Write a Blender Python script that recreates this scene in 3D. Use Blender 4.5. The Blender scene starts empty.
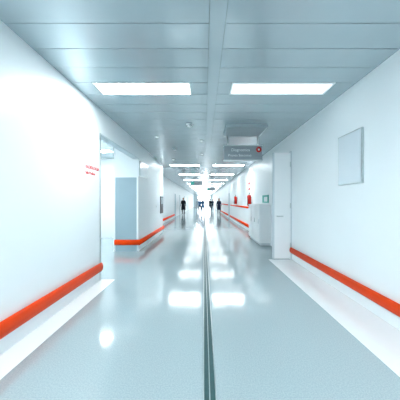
import bpy, bmesh, math
from mathutils import Vector, Matrix
sc = bpy.context.scene
H=1.4; CH=3.05; XL=-1.85; XR=2.12; XL2=-2.6; YB=-6.0; YE=60.0
sc.view_settings.view_transform='Standard'
sc.view_settings.look='None'
sc.view_settings.exposure=1.05

# ---------------- materials ----------------
def mat(name, col, rough=0.5, metal=0.0, emis=None, es=0.0, coat=0.0, noise=None, bump=None, spec=0.5):
    m=bpy.data.materials.new(name); m.use_nodes=True
    nt=m.node_tree; b=nt.nodes['Principled BSDF']
    b.inputs['Base Color'].default_value=(*col,1)
    b.inputs['Roughness'].default_value=rough
    b.inputs['Metallic'].default_value=metal
    b.inputs['Coat Weight'].default_value=coat
    b.inputs['Coat Roughness'].default_value=0.08
    b.inputs['Specular IOR Level'].default_value=spec
    if emis:
        b.inputs['Emission Color'].default_value=(*emis,1)
        b.inputs['Emission Strength'].default_value=es
    if noise or bump:
        tc=nt.nodes.new('ShaderNodeTexCoord')
        if noise:
            sc_,amt=noise
            n=nt.nodes.new('ShaderNodeTexNoise'); n.inputs['Scale'].default_value=sc_; n.inputs['Detail'].default_value=4
            nt.links.new(tc.outputs['Object'],n.inputs['Vector'])
            r=nt.nodes.new('ShaderNodeValToRGB')
            r.color_ramp.elements[0].position=0.35; r.color_ramp.elements[1].position=0.65
            r.color_ramp.elements[0].color=(*[c*(1-amt) for c in col],1)
            r.color_ramp.elements[1].color=(*[min(1,c*(1+amt)) for c in col],1)
            nt.links.new(n.outputs['Fac'],r.inputs['Fac']); nt.links.new(r.outputs['Color'],b.inputs['Base Color'])
        if bump:
            s2,st=bump
            n2=nt.nodes.new('ShaderNodeTexNoise'); n2.inputs['Scale'].default_value=s2; n2.inputs['Detail'].default_value=1
            nt.links.new(tc.outputs['Object'],n2.inputs['Vector'])
            bp=nt.nodes.new('ShaderNodeBump'); bp.inputs['Strength'].default_value=st; bp.inputs['Distance'].default_value=0.02
            nt.links.new(n2.outputs['Fac'],bp.inputs['Height']); nt.links.new(bp.outputs['Normal'],b.inputs['Normal'])
    return m
M={}
M['wall']=mat('wall_paint',(0.81,0.875,0.90),0.4,noise=(1.2,0.01))
M['wallgrey']=mat('wall_grey',(0.58,0.66,0.70),0.5,noise=(1.2,0.01))
M['trimw']=mat('trim_white',(0.83,0.875,0.895),0.35,noise=(3,0.01))
M['ceil']=mat('ceiling_metal',(0.49,0.58,0.615),0.2,0.45,noise=(2,0.02),bump=(1.5,0.12))
M['gap']=mat('ceiling_gap',(0.12,0.15,0.16),0.7,noise=(5,0.1))
M['dark']=mat('shadow_gap',(0.05,0.07,0.08),0.7,noise=(5,0.1))
M['steel']=mat('brushed_steel',(0.5,0.57,0.58),0.3,0.8,noise=(20,0.05))
M['orange']=mat('orange_vinyl',(0.85,0.06,0.004),0.45,noise=(6,0.04),spec=.1)
M['red']=mat('red_paint',(0.65,0.02,0.012),0.4,noise=(6,0.04),spec=.2)
M['teal']=mat('teal_plastic',(0.03,0.42,0.36),0.4,noise=(6,0.04))
M['bluedoor']=mat('blue_grey_laminate',(0.32,0.44,0.50),0.35,noise=(3,0.02))
M['joint']=mat('joint_rubber',(0.02,0.075,0.08),0.4,noise=(30,0.1))
M['signgrey']=mat('sign_grey',(0.25,0.30,0.33),0.4,noise=(3,0.02))
M['ventgrey']=mat('vent_grey',(0.33,0.40,0.43),0.4,noise=(3,0.02))
M['black']=mat('black_plastic',(0.02,0.02,0.025),0.4,noise=(6,0.04))
M['panel']=mat('whiteboard',(0.64,0.72,0.77),0.2,noise=(3,0.01))
M['lamp']=mat('lamp_diffuser',(0.9,0.9,0.9),0.4,emis=(0.93,0.985,1),es=22)
M['lampdim']=mat('lamp_diffuser_dim',(0.85,0.9,0.9),0.4,emis=(0.9,0.98,1),es=0.6)
M['lampr']=mat('lamp_diffuser_right',(0.9,0.9,0.9),0.4,emis=(0.93,0.985,1),es=20)
M['lampfarfill']=mat('lamp_diffuser_far_fill',(0.9,0.9,0.9),0.4,emis=(0.93,0.985,1),es=11)  # for the far rows, which lift the distant brightness
M['endglow']=mat('end_glow_pane',(0.9,0.9,0.9),0.2,emis=(0.92,0.98,1),es=3)  # glow of the invented end glazing
M['strip']=mat('floor_border_vinyl',(0.80,0.85,0.87),0.2,coat=0.3,noise=(3,0.01))
def floor_mat():
    m=bpy.data.materials.new('floor_terrazzo'); m.use_nodes=True
    nt=m.node_tree; b=nt.nodes['Principled BSDF']
    tc=nt.nodes.new('ShaderNodeTexCoord')
    n=nt.nodes.new('ShaderNodeTexNoise'); n.inputs['Scale'].default_value=90; n.inputs['Detail'].default_value=3
    n2=nt.nodes.new('ShaderNodeTexNoise'); n2.inputs['Scale'].default_value=0.7; n2.inputs['Detail'].default_value=2
    nt.links.new(tc.outputs['Object'],n.inputs['Vector']); nt.links.new(tc.outputs['Object'],n2.inputs['Vector'])
    r=nt.nodes.new('ShaderNodeValToRGB')
    r.color_ramp.elements[0].position=0.35; r.color_ramp.elements[0].color=(0.30,0.385,0.41,1)
    r.color_ramp.elements[1].position=0.65; r.color_ramp.elements[1].color=(0.37,0.455,0.48,1)
    nt.links.new(n.outputs['Fac'],r.inputs['Fac']); nt.links.new(r.outputs['Color'],b.inputs['Base Color'])
    mr=nt.nodes.new('ShaderNodeMapRange'); mr.inputs['To Min'].default_value=0.07; mr.inputs['To Max'].default_value=0.16
    nt.links.new(n2.outputs['Fac'],mr.inputs['Value']); nt.links.new(mr.outputs['Result'],b.inputs['Roughness'])
    b.inputs['IOR'].default_value=1.9
    n3=nt.nodes.new('ShaderNodeTexNoise'); n3.inputs['Scale'].default_value=2.5; n3.inputs['Detail'].default_value=3
    nt.links.new(tc.outputs['Object'],n3.inputs['Vector'])
    bp=nt.nodes.new('ShaderNodeBump'); bp.inputs['Strength'].default_value=0.16; bp.inputs['Distance'].default_value=0.02
    nt.links.new(n3.outputs['Fac'],bp.inputs['Height']); nt.links.new(bp.outputs['Normal'],b.inputs['Normal'])
    return m
M['floor']=floor_mat()

# ---------------- mesh builder ----------------
class B:
    def __init__(s,name,mats,parent=None):
        s.bm=bmesh.new(); s.name=name; s.mats=mats; s.parent=parent
    def box(s,x0,x1,y0,y1,z0,z1,m=0):
        vs=[s.bm.verts.new((x,y,z)) for x in (x0,x1) for y in (y0,y1) for z in (z0,z1)]
        for f in ((0,1,3,2),(4,6,7,5),(0,4,5,1),(2,3,7,6),(0,2,6,4),(1,5,7,3)):
            fc=s.bm.faces.new([vs[i] for i in f]); fc.material_index=m
        return s
    def cyl(s,p,q,r,m=0,n=16,r2=None):
        p=Vector(p);q=Vector(q); d=q-p
        mt=Matrix.Translation((p+q)/2)@d.to_track_quat('Z','Y').to_matrix().to_4x4()
        g=bmesh.ops.create_cone(s.bm,cap_ends=True,segments=n,radius1=r,radius2=r if r2 is None else r2,depth=d.length,matrix=mt)
        for f in {f for v in g['verts'] for f in v.link_faces}: f.material_index=m; f.smooth=True
        return s
    def sph(s,c,sx,sy,sz,m=0,n=16):
        g=bmesh.ops.create_uvsphere(s.bm,u_segments=n,v_segments=n//2+2,radius=1,matrix=Matrix.Translation(c)@Matrix.Diagonal((sx,sy,sz,1)))
        for f in {f for v in g['verts'] for f in v.link_faces}: f.material_index=m; f.smooth=True
        return s
    def sweep(s,path,prof,m=0):
        rings=[]
        n=len(path)
        for i,p in enumerate(path):
            p=Vector(p)
            d1=(Vector(path[i])-Vector(path[i-1])).normalized() if i>0 else None
            d2=(Vector(path[i+1])-Vector(path[i])).normalized() if i<n-1 else None
            if d1 is None:d1=d2
            if d2 is None:d2=d1
            n1=Vector((d1.y,-d1.x)); n2=Vector((d2.y,-d2.x))
            nn=(n1+n2).normalized(); k=1/max(0.3,nn.dot(n1))
            rings.append([s.bm.verts.new((p.x+nn.x*o*k,p.y+nn.y*o*k,z)) for o,z in prof])
        L=len(prof)
        for a,b in zip(rings,rings[1:]):
            for j in range(L):
                f=s.bm.faces.new([a[j],a[(j+1)%L],b[(j+1)%L],b[j]]); f.material_index=m; f.smooth=True
        for r in (rings[0],rings[-1]):
            f=s.bm.faces.new(r); f.material_index=m
        return s
    def done(s,bevel=0.0):
        bmesh.ops.recalc_face_normals(s.bm,faces=s.bm.faces[:])
        me=bpy.data.meshes.new(s.name); s.bm.to_mesh(me); s.bm.free()
        for k in s.mats: me.materials.append(M[k])
        o=bpy.data.objects.new(s.name,me); sc.collection.objects.link(o)
        if bevel>0:
            bv=o.modifiers.new('bevel','BEVEL'); bv.width=bevel; bv.segments=2; bv.limit_method='ANGLE'
        if s.parent: o.parent=s.parent
        return o
def empty(name,loc=(0,0,0)):
    e=bpy.data.objects.new(name,None); e.location=loc; sc.collection.objects.link(e); return e

# ---------------- shell ----------------
Y1,Y2,Y3=4.3,6.8,10.8
JX0,JX1=-0.008,0.092
b=B('floor',['floor'])
b.box(-5.2,JX0,YB-.2,YE+.2,-0.12,0).box(JX1,XR+.2,YB-.2,YE+.2,-0.12,0).done()
b=B('floor_expansion_joint',['joint','steel'])
b.box(JX0,JX1,YB,YE,-0.10,-0.006,0)
b.box(JX0,JX0+.010,YB,YE,-0.006,0.002,1).box(JX1-.010,JX1,YB,YE,-0.006,0.002,1)
b.box(.038,.046,YB,YE,-0.006,-0.002,1)
b.done()
B('trim_1',['strip']).box(XL,-1.6,YB,Y1,0,0.004).done()
B('trim_2',['strip']).box(1.56,XR,YB,5.80,0,0.004).done()
b=B('wall_left',['wall','wallgrey'])
b.box(XL-.15,XL,YB,Y1,0,CH)
b.box(XL-.15,XL,Y1,Y2,2.62,CH)
b.box(-2.55,XL,Y2,Y3,0,CH)
b.box(XL2-.15,XL2,Y3-1.6,YE,0,CH)
b.box(XL2,-2.55,Y3-1.6,Y3,0,CH)
b.done()
b=B('wall_side_lobby',['wall'])
b.box(-5.15,XL-.15,Y1-.15,Y1,0,CH)
b.box(-5.3,-5.15,Y1-.15,9.35,0,CH)
b.box(-5.3,XL2-.15,9.2,9.35,0,CH)
b.done()
B('wall_right',['wall']).box(XR,XR+.15,YB,YE,0,CH).done()
B('wall_back',['wall']).box(XL-.15,XR+.15,YB-.15,YB,0,CH).done()
B('wall_end',['wall']).box(XL2-.15,-1.6,YE,YE+.15,0,CH).box(1.6,XR+.15,YE,YE+.15,0,CH).box(-1.6,1.6,YE,YE+.15,2.8,CH).done()
b=B('end_glow_glazing',['trimw','endglow']).box(-1.6,1.6,YE+.08,YE+.12,0,2.8,1)  # invented glazing, glows to brighten the far end of the corridor
for x in (-1.6,-.83,-.03,.77,1.54): b.box(x,x+.06,YE+.02,YE+.08,0,2.8,0)
b.box(-1.6,1.6,YE+.02,YE+.08,2.1,2.16,0).box(-1.6,1.6,YE+.02,YE+.08,0,.1,0); b.done()

# ceiling planks
P=0.37; base=3.33-25*P
CX0,CX1=0.05,0.196
LL=(-1.55,-0.194); LR=(0.39,1.83)
lightk=[25-20, 25-10, 25, 45]+[55+10*i for i in range(11)]  # closer far rows include extra panels, added to brighten the distance
b=B('ceiling',['ceil','gap'])
b.box(-5.3,XR+.15,YB-.15,YE+.15,CH+.015,CH+.15,1)
g=.004
k=0
nl=[]
while True:
    y0=base+k*P; y1=y0+P
    if y0>YE: break
    y0c=max(y0,YB); y1c=min(y1,YE)
    if y1c>YB+.02:
        xl=XL if y1<Y3+.01 else XL2
        lit=k in lightk
        segs=[(xl,LL[0]),(LL[1],CX0-g),(CX1+g,LR[0]),(LR[1],XR)] if lit else [(xl,CX0-g),(CX1+g,XR)]
        for a,c in segs: b.box(a,c,y0c+g,y1c-g,CH,CH+.03,0)
        if lit: nl.append((y0,y1))
    k+=1
b.box(CX0,CX1,YB,YE,CH-.004,CH+.03,0)
b.box(-5.3,XL-.0,Y1,9.35,CH,CH+.03,0)
b.done()
for (y0,y1) in nl:
    for (a,c),lm in ((LL,'lamp'),(LR,'lampr')):
        if y0>12: lm='lampfarfill'
        if 3<y0<4 and a>0: lm='lampdim'
        q=B('ceiling_light',['trimw',lm])
        t=.022
        q.box(a,c,y0+.004,y0+t,CH-.006,CH+.03,0).box(a,c,y1-t,y1-.004,CH-.006,CH+.03,0)
        q.box(a,a+t,y0+t,y1-t,CH-.006,CH+.03,0).box(c-t,c,y0+t,y1-t,CH-.006,CH+.03,0)
        q.box(a+t,c-t,y0+t,y1-t,CH+.004,CH+.03,1)
        q.done()
for yy in (5.2,7.6):
    B('ceiling_light',['trimw','lamp']).box(-4.4,-3.0,yy,yy+.37,CH-.02,CH,0).box(-4.37,-3.03,yy+.03,yy+.34,CH-.024,CH-.02,1).done()

# ---------------- bumper rails ----------------
def prof(zc,h,d):
    pts=[(0.002,zc-h/2+.02),(d*.55,zc-h/2),(d*.85,zc-h*.36),(d,zc-h*.15),(d,zc+h*.15),(d*.85,zc+h*.36),(d*.55,zc+h/2),(0.002,zc+h/2-.02)]
    return pts
def rail(name,path,zc=.25,h=.155,d=.07,m='orange'):
    B(name,[m]).sweep(path,prof(zc,h,d)).done()
rail('bumper_rail',[(XL,YB+.02),(XL,Y1-.06)])
rail('bumper_rail',[(-2.52,Y2),(XL,Y2),(XL,Y3)])
rail('bumper_rail',[(XR,5.75),(XR,YB+.02)],zc=.24,h=.14)
rail('bumper_rail',[(XR,19.3),(XR,9.5)])
rail('bumper_rail',[(XR,31.3),(XR,20.8)])
rail('bumper_rail',[(XL2,13),(XL2,20.8)])
rail('handrail',[(XR,19),(XR,11.4)],zc=1.12,h=.09,d=.05,m='orange')
rail('handrail',[(XR,31),(XR,21)],zc=1.12,h=.09,d=.05,m='orange')

B('corner_guard',['steel']).box(XL+.001,XL+.005,Y1-.05,Y1,0,2.62).done()
B('trim_3',['wallgrey']).box(XL-.15,XL+.004,Y1,Y2,2.60,2.62).done()
b=B('door_1',['trimw','bluedoor','steel'])
b.box(-2.55,-2.50,Y2-.04,Y2,0,2.12,0).box(-1.90,-1.852,Y2-.04,Y2,.34,2.12,0).box(-2.50,-1.90,Y2-.04,Y2,2.08,2.12,0)
b.box(-2.50,-1.90,Y2-.03,Y2,0,2.08,1)
b.done()
b=B('door_2',['trimw','steel','wallgrey','panel'])
b.box(1.70,XR-.03,5.80,5.86,.02,2.58,0)
b.box(1.66,1.70,5.795,5.865,.02,2.58,2)
b.box(XR-.03,XR-.001,5.79,5.90,.0,2.62,2)
for z in (.35,1.3,2.3): b.cyl((XR-.035,5.785,z-.06),(XR-.035,5.785,z+.06),.012,1)
b.cyl((1.76,5.80,1.05),(1.76,5.75,1.05),.011,1).cyl((1.76,5.75,1.05),(1.90,5.75,1.05),.011,1)
b.done()

b=B('wall_noticeboard',['steel','panel'])
x=XR
b.box(x-.03,x,3.18,3.74,1.65,2.39,0)
b.box(x-.033,x-.03,3.195,3.725,1.665,2.375,1)
b.done()
B('door_sign',['steel','panel']).box(XL,XL+.03,6.85,7.75,2.14,2.56,0).box(XL+.03,XL+.033,6.87,7.73,2.16,2.54,1).done()
B('wall_poster',['black','signgrey']).box(XL,XL+.03,10.1,10.7,.9,1.62,0).box(XL+.03,XL+.034,10.15,10.65,1.3,1.57,1).done()

def text(name,body,size,loc,rot,m,parent=None,ext=.002):
    c=bpy.data.curves.new(name,'FONT'); c.body=body; c.size=size; c.extrude=ext
    o=bpy.data.objects.new(name,c); sc.collection.objects.link(o)
    bpy.context.view_layer.update()
    me=bpy.data.meshes.new_from_object(o); bpy.data.objects.remove(o)
    me.materials.clear(); me.materials.append(M[m])
    o=bpy.data.objects.new(name,me); sc.collection.objects.link(o); o.location=loc; o.rotation_euler=rot
    if parent: o.parent=parent
    return o
RL=Matrix(((0,0,1),(1,0,0),(0,1,0))).to_euler()
e=empty('wall_lettering')
text('line_1','RADIOLOGIA',.08,(XL+.003,3.74,1.93),RL,'red',e)
text('line_2','Sala Prelievi',.07,(XL+.003,3.74,1.84),RL,'red',e)

e=empty('hanging_sign')
b=B('sign_box',['signgrey','steel'],e)
b.box(.50,1.46,6.0,6.10,2.45,2.79,0)
b.box(.49,1.47,5.99,6.11,2.79,2.81,1).box(.49,1.47,5.99,6.11,2.43,2.45,1)
for xx in (.6,1.36): b.cyl((xx,6.05,2.81),(xx,6.05,CH),.012,1)
b.done()
FR=(math.pi/2,0,0)
text('text_1','Diagnostica',.10,(.68,5.995,2.66),FR,'trimw',e)
text('text_2','Pronto Soccorso',.085,(.60,5.995,2.53),FR,'trimw',e)
q=B('red_symbol',['red','trimw'],e); q.cyl((1.37,6.0,2.70),(1.37,5.992,2.70),.07,0,24); q.cyl((1.37,5.992,2.70),(1.37,5.990,2.70),.025,1,24); q.done()
D=.07
b=B('ceiling_vent',['ventgrey','dark','steel'])
b.box(.48,1.35,5.1,5.13,CH-D,CH,0).box(.48,1.35,5.80,5.83,CH-D,CH,0).box(.48,.51,5.13,5.80,CH-D,CH,0).box(1.32,1.35,5.13,5.80,CH-D,CH,0)
for i in range(14): b.box(.51,1.32,5.14+i*.047,5.172+i*.047,CH-D+.008,CH-.003,0)
b.done()
for (xx,yy) in ((-.9,16),(.3,24)):
    b=B('exit_sign',['signgrey','steel','teal']); b.box(xx,xx+.8,yy,yy+.08,2.5,2.75,0).box(xx+.03,xx+.25,yy-.005,yy,2.53,2.72,2)
    b.cyl((xx+.1,yy+.04,2.75),(xx+.1,yy+.04,CH),.012,1).cyl((xx+.7,yy+.04,2.75),(xx+.7,yy+.04,CH),.012,1).done()
for (xx,yy) in ((-.31,5.1),(-.31,12),(-.31,20),(-.9,7.4),(.9,9)):
    B('smoke_detector',['trimw','dark']).cyl((xx,yy,CH),(xx,yy,CH-.025),.07,0,24).cyl((xx,yy,CH-.025),(xx,yy,CH-.06),.055,0,24,.035).cyl((xx,yy,CH-.03),(xx,yy,CH-.036),.058,1,24).done()
for xx,yy in ((-.07,6.48),(-.07,8.33),(-1.2,6.1),(-1.2,9.4),(1.5,8.3),(-.07,14.25),(-.07,17.95)):
    B('ceiling_spotlight',['steel','lampdim']).cyl((xx,yy,CH),(xx,yy,CH-.012),.05,0,24).cyl((xx,yy,CH-.012),(xx,yy,CH-.016),.036,1,24).done()

b=B('storage_cabinet',['trimw','wallgrey','steel'])
b.box(1.76,XR-.001,7.6,9.4,.08,1.27,0).box(1.80,XR-.001,7.64,9.36,0,.08,1).box(1.74,XR-.001,7.58,9.42,1.27,1.30,0)
for i in range(3):
    y0=7.63+i*.59; b.box(1.745,1.76,y0,y0+.56,.11,1.24,0); b.cyl((1.735,y0+.05,.7),(1.735,y0+.05,.85),.008,2)
b.done()
B('hand_sanitizer_sign',['teal','trimw']).box(XR-.03,XR-.001,7.85,8.6,1.36,1.62,0).box(XR-.034,XR-.03,7.92,8.35,1.40,1.56,1).done()
def exting(x,y,z):
    b=B('fire_extinguisher',['red','black','steel'])
    b.cyl((x,y,z),(x,y,z+.42),.09,0,20).sph((x,y,z+.42),.09,.09,.06,0).cyl((x,y,z+.46),(x,y,z+.52),.022,2)
    b.box(x-.02,x+.02,y-.09,y+.03,z+.52,z+.545,1).box(x-.02,x+.02,y-.09,y+.01,z+.56,z+.575,1)
    b.cyl((x-.03,y-.04,z+.5),(x-.09,y-.07,z+.25),.01,1).cyl((x-.09,y-.07,z+.25),(x-.08,y-.05,z+.05),.012,1,16,.02)
    b.box(x,XR-.001,y-.04,y+.04,z+.1,z+.14,2).box(x,XR-.001,y-.04,y+.04,z+.34,z+.37,2); b.done()
exting(XR-.12,10.6,1.22); exting(XR-.12,15.2,1.25)
B('fire_sign',['red','trimw']).box(XR-.02,XR-.001,11.0,11.35,1.95,2.3,0).box(XR-.023,XR-.02,11.06,11.29,2.02,2.2,1).done()
n=3
def walldoor(side,y):
    global n
    b=B('door_%d'%n,['trimw','bluedoor','steel']); n+=1
    if side>0: X=XR; s=-1
    else: X=XL2; s=1
    def bx(d0,d1,*a):
        xs=sorted((X+s*d0,X+s*d1)); b.box(xs[0],xs[1],*a)
    bx(0.001,.03,y,y+.07,0,2.17,0); bx(0.001,.03,y+1.03,y+1.1,0,2.17,0); bx(0.001,.03,y+.07,y+1.03,2.1,2.17,0)
    bx(0.001,.02,y+.07,y+1.03,0,2.1,1)
    b.cyl((X+s*.02,y+.15,1.02),(X+s*.06,y+.15,1.02),.012,2).cyl((X+s*.06,y+.15,1.02),(X+s*.06,y+.28,1.02),.012,2)
    b.done()
for s,y in ((-1,21),(-1,25),(-1,31),(-1,38),(1,19.5),(1,31.5),(1,36),(1,42)):
    walldoor(s,y)
B('light_switch',['trimw','steel']).box(XL,XL+.012,9.2,9.32,1.15,1.27,0).box(XL+.012,XL+.016,9.23,9.29,1.18,1.24,1).done()

# ---------------- people ----------------
def cmat(n,c,r=.7):
    M[n]=mat(n,c,r,noise=(30,.08),spec=.2); return n
cmat('skin',(.42,.24,.17),.5); cmat('hair_dark',(.03,.02,.015)); cmat('suit_black',(.008,.01,.015)); cmat('navy',(.012,.02,.05))
cmat('scrub_blue',(.05,.14,.28)); cmat('coat_white',(.55,.6,.65)); cmat('shoe',(.02,.02,.02)); cmat('jeans',(.025,.045,.09)); cmat('lip',(.4,.12,.1))
def skin_mesh(name,verts,edges,rad,root,subd=2):
    me=bpy.data.meshes.new(name); me.from_pydata(verts,edges,[])
    o=bpy.data.objects.new(name,me); sc.collection.objects.link(o)
    md=o.modifiers.new('skin','SKIN'); md.use_smooth_shade=True
    for i,r in enumerate(rad):
        sv=me.skin_vertices[0].data[i]
        sv.radius=r if isinstance(r,tuple) else (r,r); sv.use_root=(i==root)
    sb=o.modifiers.new('sub','SUBSURF'); sb.levels=subd; sb.render_levels=subd
    bpy.context.view_layer.update()
    dg=bpy.context.evaluated_depsgraph_get()
    nm=bpy.data.meshes.new_from_object(o.evaluated_get(dg),depsgraph=dg)
    bpy.data.objects.remove(o)
    o=bpy.data.objects.new(name,nm); sc.collection.objects.link(o)
    for p in nm.polygons: p.use_smooth=True
    return o
def person(name,x,y,rotz,ht,top,bot,stride=.18,coat=None,longhair=False):
    e=empty(name,(x,y,0)); e.rotation_euler=(0,0,rotz); s=ht/1.75; e.scale=(s,s,s)
    st=stride
    V=[(0,0,.96),(0,0,1.10),(0,0,1.30),(0,0,1.44),(0,-.01,1.53)]
    R=[(.15,.11),(.135,.10),(.165,.115),(.085,.075),(.052,.052)]
    E=[(0,1),(1,2),(2,3),(3,4)]
    for sg in (-1,1):
        f=sg*st
        i=len(V)
        V+=[(sg*.10,0,.86),(sg*.105,-.06-f*.45 if f>0 else -.05-f*.2,.49),(sg*.11,-f,.09 if f>0 else .13),(sg*.115,-f-.17,.04 if f>0 else .045)]
        R+=[.095,.062,.042,(.042,.035)]
        E+=[(0,i),(i,i+1),(i+1,i+2),(i+2,i+3)]
        j=len(V)
        V+=[(sg*.185,0,1.41),(sg*.235,.03+f*.3,1.13),(sg*.25,-.06+f*.7,.89)]
        R+=[.062,.047,.031]
        E+=[(3,j),(j,j+1),(j+1,j+2)]
    o=skin_mesh('body',V,E,R,0); o.parent=e
    for mm in (top,bot,'shoe','skin'): o.data.materials.append(M[mm])
    for p in o.data.polygons:
        c=p.center
        if c.z<.10: p.material_index=2
        elif c.z>1.47 and abs(c.x)<.09: p.material_index=3
        elif c.z<.94 and abs(c.x)<.20: p.material_index=1
        else: p.material_index=0
    for sg in (-1,1):
        f=sg*st; w=Vector((sg*.25,-.06+f*.7,.89))
        HV=[tuple(w),(w.x,w.y-.005,w.z-.05)]; HR=[(.022,.026),(.014,.034)]; HE=[(0,1)]
        for q,L in ((-.03,.07),(-.01,.08),(.01,.076),(.03,.06)):
            i=len(HV); HV+=[(w.x,w.y+q,w.z-.095),(w.x-sg*.006,w.y+q*1.1,w.z-.095-L*.55),(w.x-sg*.022,w.y+q*1.1,w.z-.095-L)]
            HR+=[.0095,.0085,.007]; HE+=[(1,i),(i,i+1),(i+1,i+2)]
        i=len(HV); HV+=[(w.x-sg*.012,w.y-.045,w.z-.055),(w.x-sg*.022,w.y-.06,w.z-.095)]; HR+=[.011,.008]; HE+=[(1,i),(i,i+1)]
        h=skin_mesh('hand_%s'%('l' if sg<0 else 'r'),HV,HE,HR,0,1); h.data.materials.append(M['skin']); h.parent=e
    b=B('head',['skin','hair_dark','lip','coat_white'],e)
    b.sph((0,-.015,1.64),.075,.092,.112,0,20)
    b.sph((0,-.05,1.575),.045,.045,.035,0,12)
    b.cyl((0,-.10,1.65),(0,-.118,1.615),.008,0,8,.014)
    for sg in (-1,1):
        b.sph((sg*.076,0,1.635),.012,.02,.032,0,10)
        b.sph((sg*.03,-.095,1.65),.012,.009,.007,3,10); b.sph((sg*.03,-.102,1.65),.005,.004,.005,1,8)
        b.box(sg*.03-.016,sg*.03+.016,-.105,-.09,1.668,1.674,1)
    b.box(-.022,.022,-.102,-.085,1.588,1.597,2)
    b.sph((0,.012,1.672),.082,.092,.098,1,20)
    if longhair: b.sph((0,.055,1.57),.075,.045,.13,1,16)
    b.done()
    if coat:
        bm=bmesh.new(); rings=[]
        for z,rx,ry in ((1.43,.12,.09),(1.36,.2,.13),(1.2,.185,.135),(1.08,.165,.13),(.95,.19,.15),(.7,.215,.19),(.52,.23,.22)):
            rings.append([bm.verts.new((rx*math.cos(a),ry*math.sin(a),z)) for a in [i*2*math.pi/20 for i in range(20)]])
        for a,c in zip(rings,rings[1:]):
            for j in range(20):
                f=bm.faces.new([a[j],a[(j+1)%20],c[(j+1)%20],c[j]]); f.smooth=True
        me=bpy.data.meshes.new('coat'); bm.to_mesh(me); bm.free(); me.materials.append(M[coat])
        c=bpy.data.objects.new('coat',me); sc.collection.objects.link(c); c.parent=e
    return e
person('walking_man',-2.2,25.5,0,1.80,'suit_black','suit_black',.2,coat='suit_black')
person('nurse',-.12,26,0.2,1.72,'scrub_blue','scrub_blue',.16,longhair=True)
person('walking_woman',1.62,26,0,1.74,'navy','suit_black',.2,coat='navy',longhair=True)
person('doctor',-.85,33,math.pi,1.78,'coat_white','jeans',.15,coat='coat_white')
person('visitor',.75,31,math.pi,1.75,'suit_black','jeans',.18)
person('patient',-.5,30,0.1,1.72,'scrub_blue','jeans',.14)
person('orderly',1.25,36,0.1,1.76,'jeans','jeans',.14)

# camera
cam=bpy.data.cameras.new('camera'); co=bpy.data.objects.new('camera',cam); sc.collection.objects.link(co)
cam.lens=21.6; cam.sensor_width=36; cam.shift_x=-.01; cam.shift_y=.004
cam.clip_end=200
co.location=(0,0,H); co.rotation_euler=(math.pi/2,0,0); sc.camera=co
w=bpy.data.worlds.new('world'); sc.world=w; w.use_nodes=True
w.node_tree.nodes['Background'].inputs[0].default_value=(.8,.9,1,1); w.node_tree.nodes['Background'].inputs[1].default_value=.5
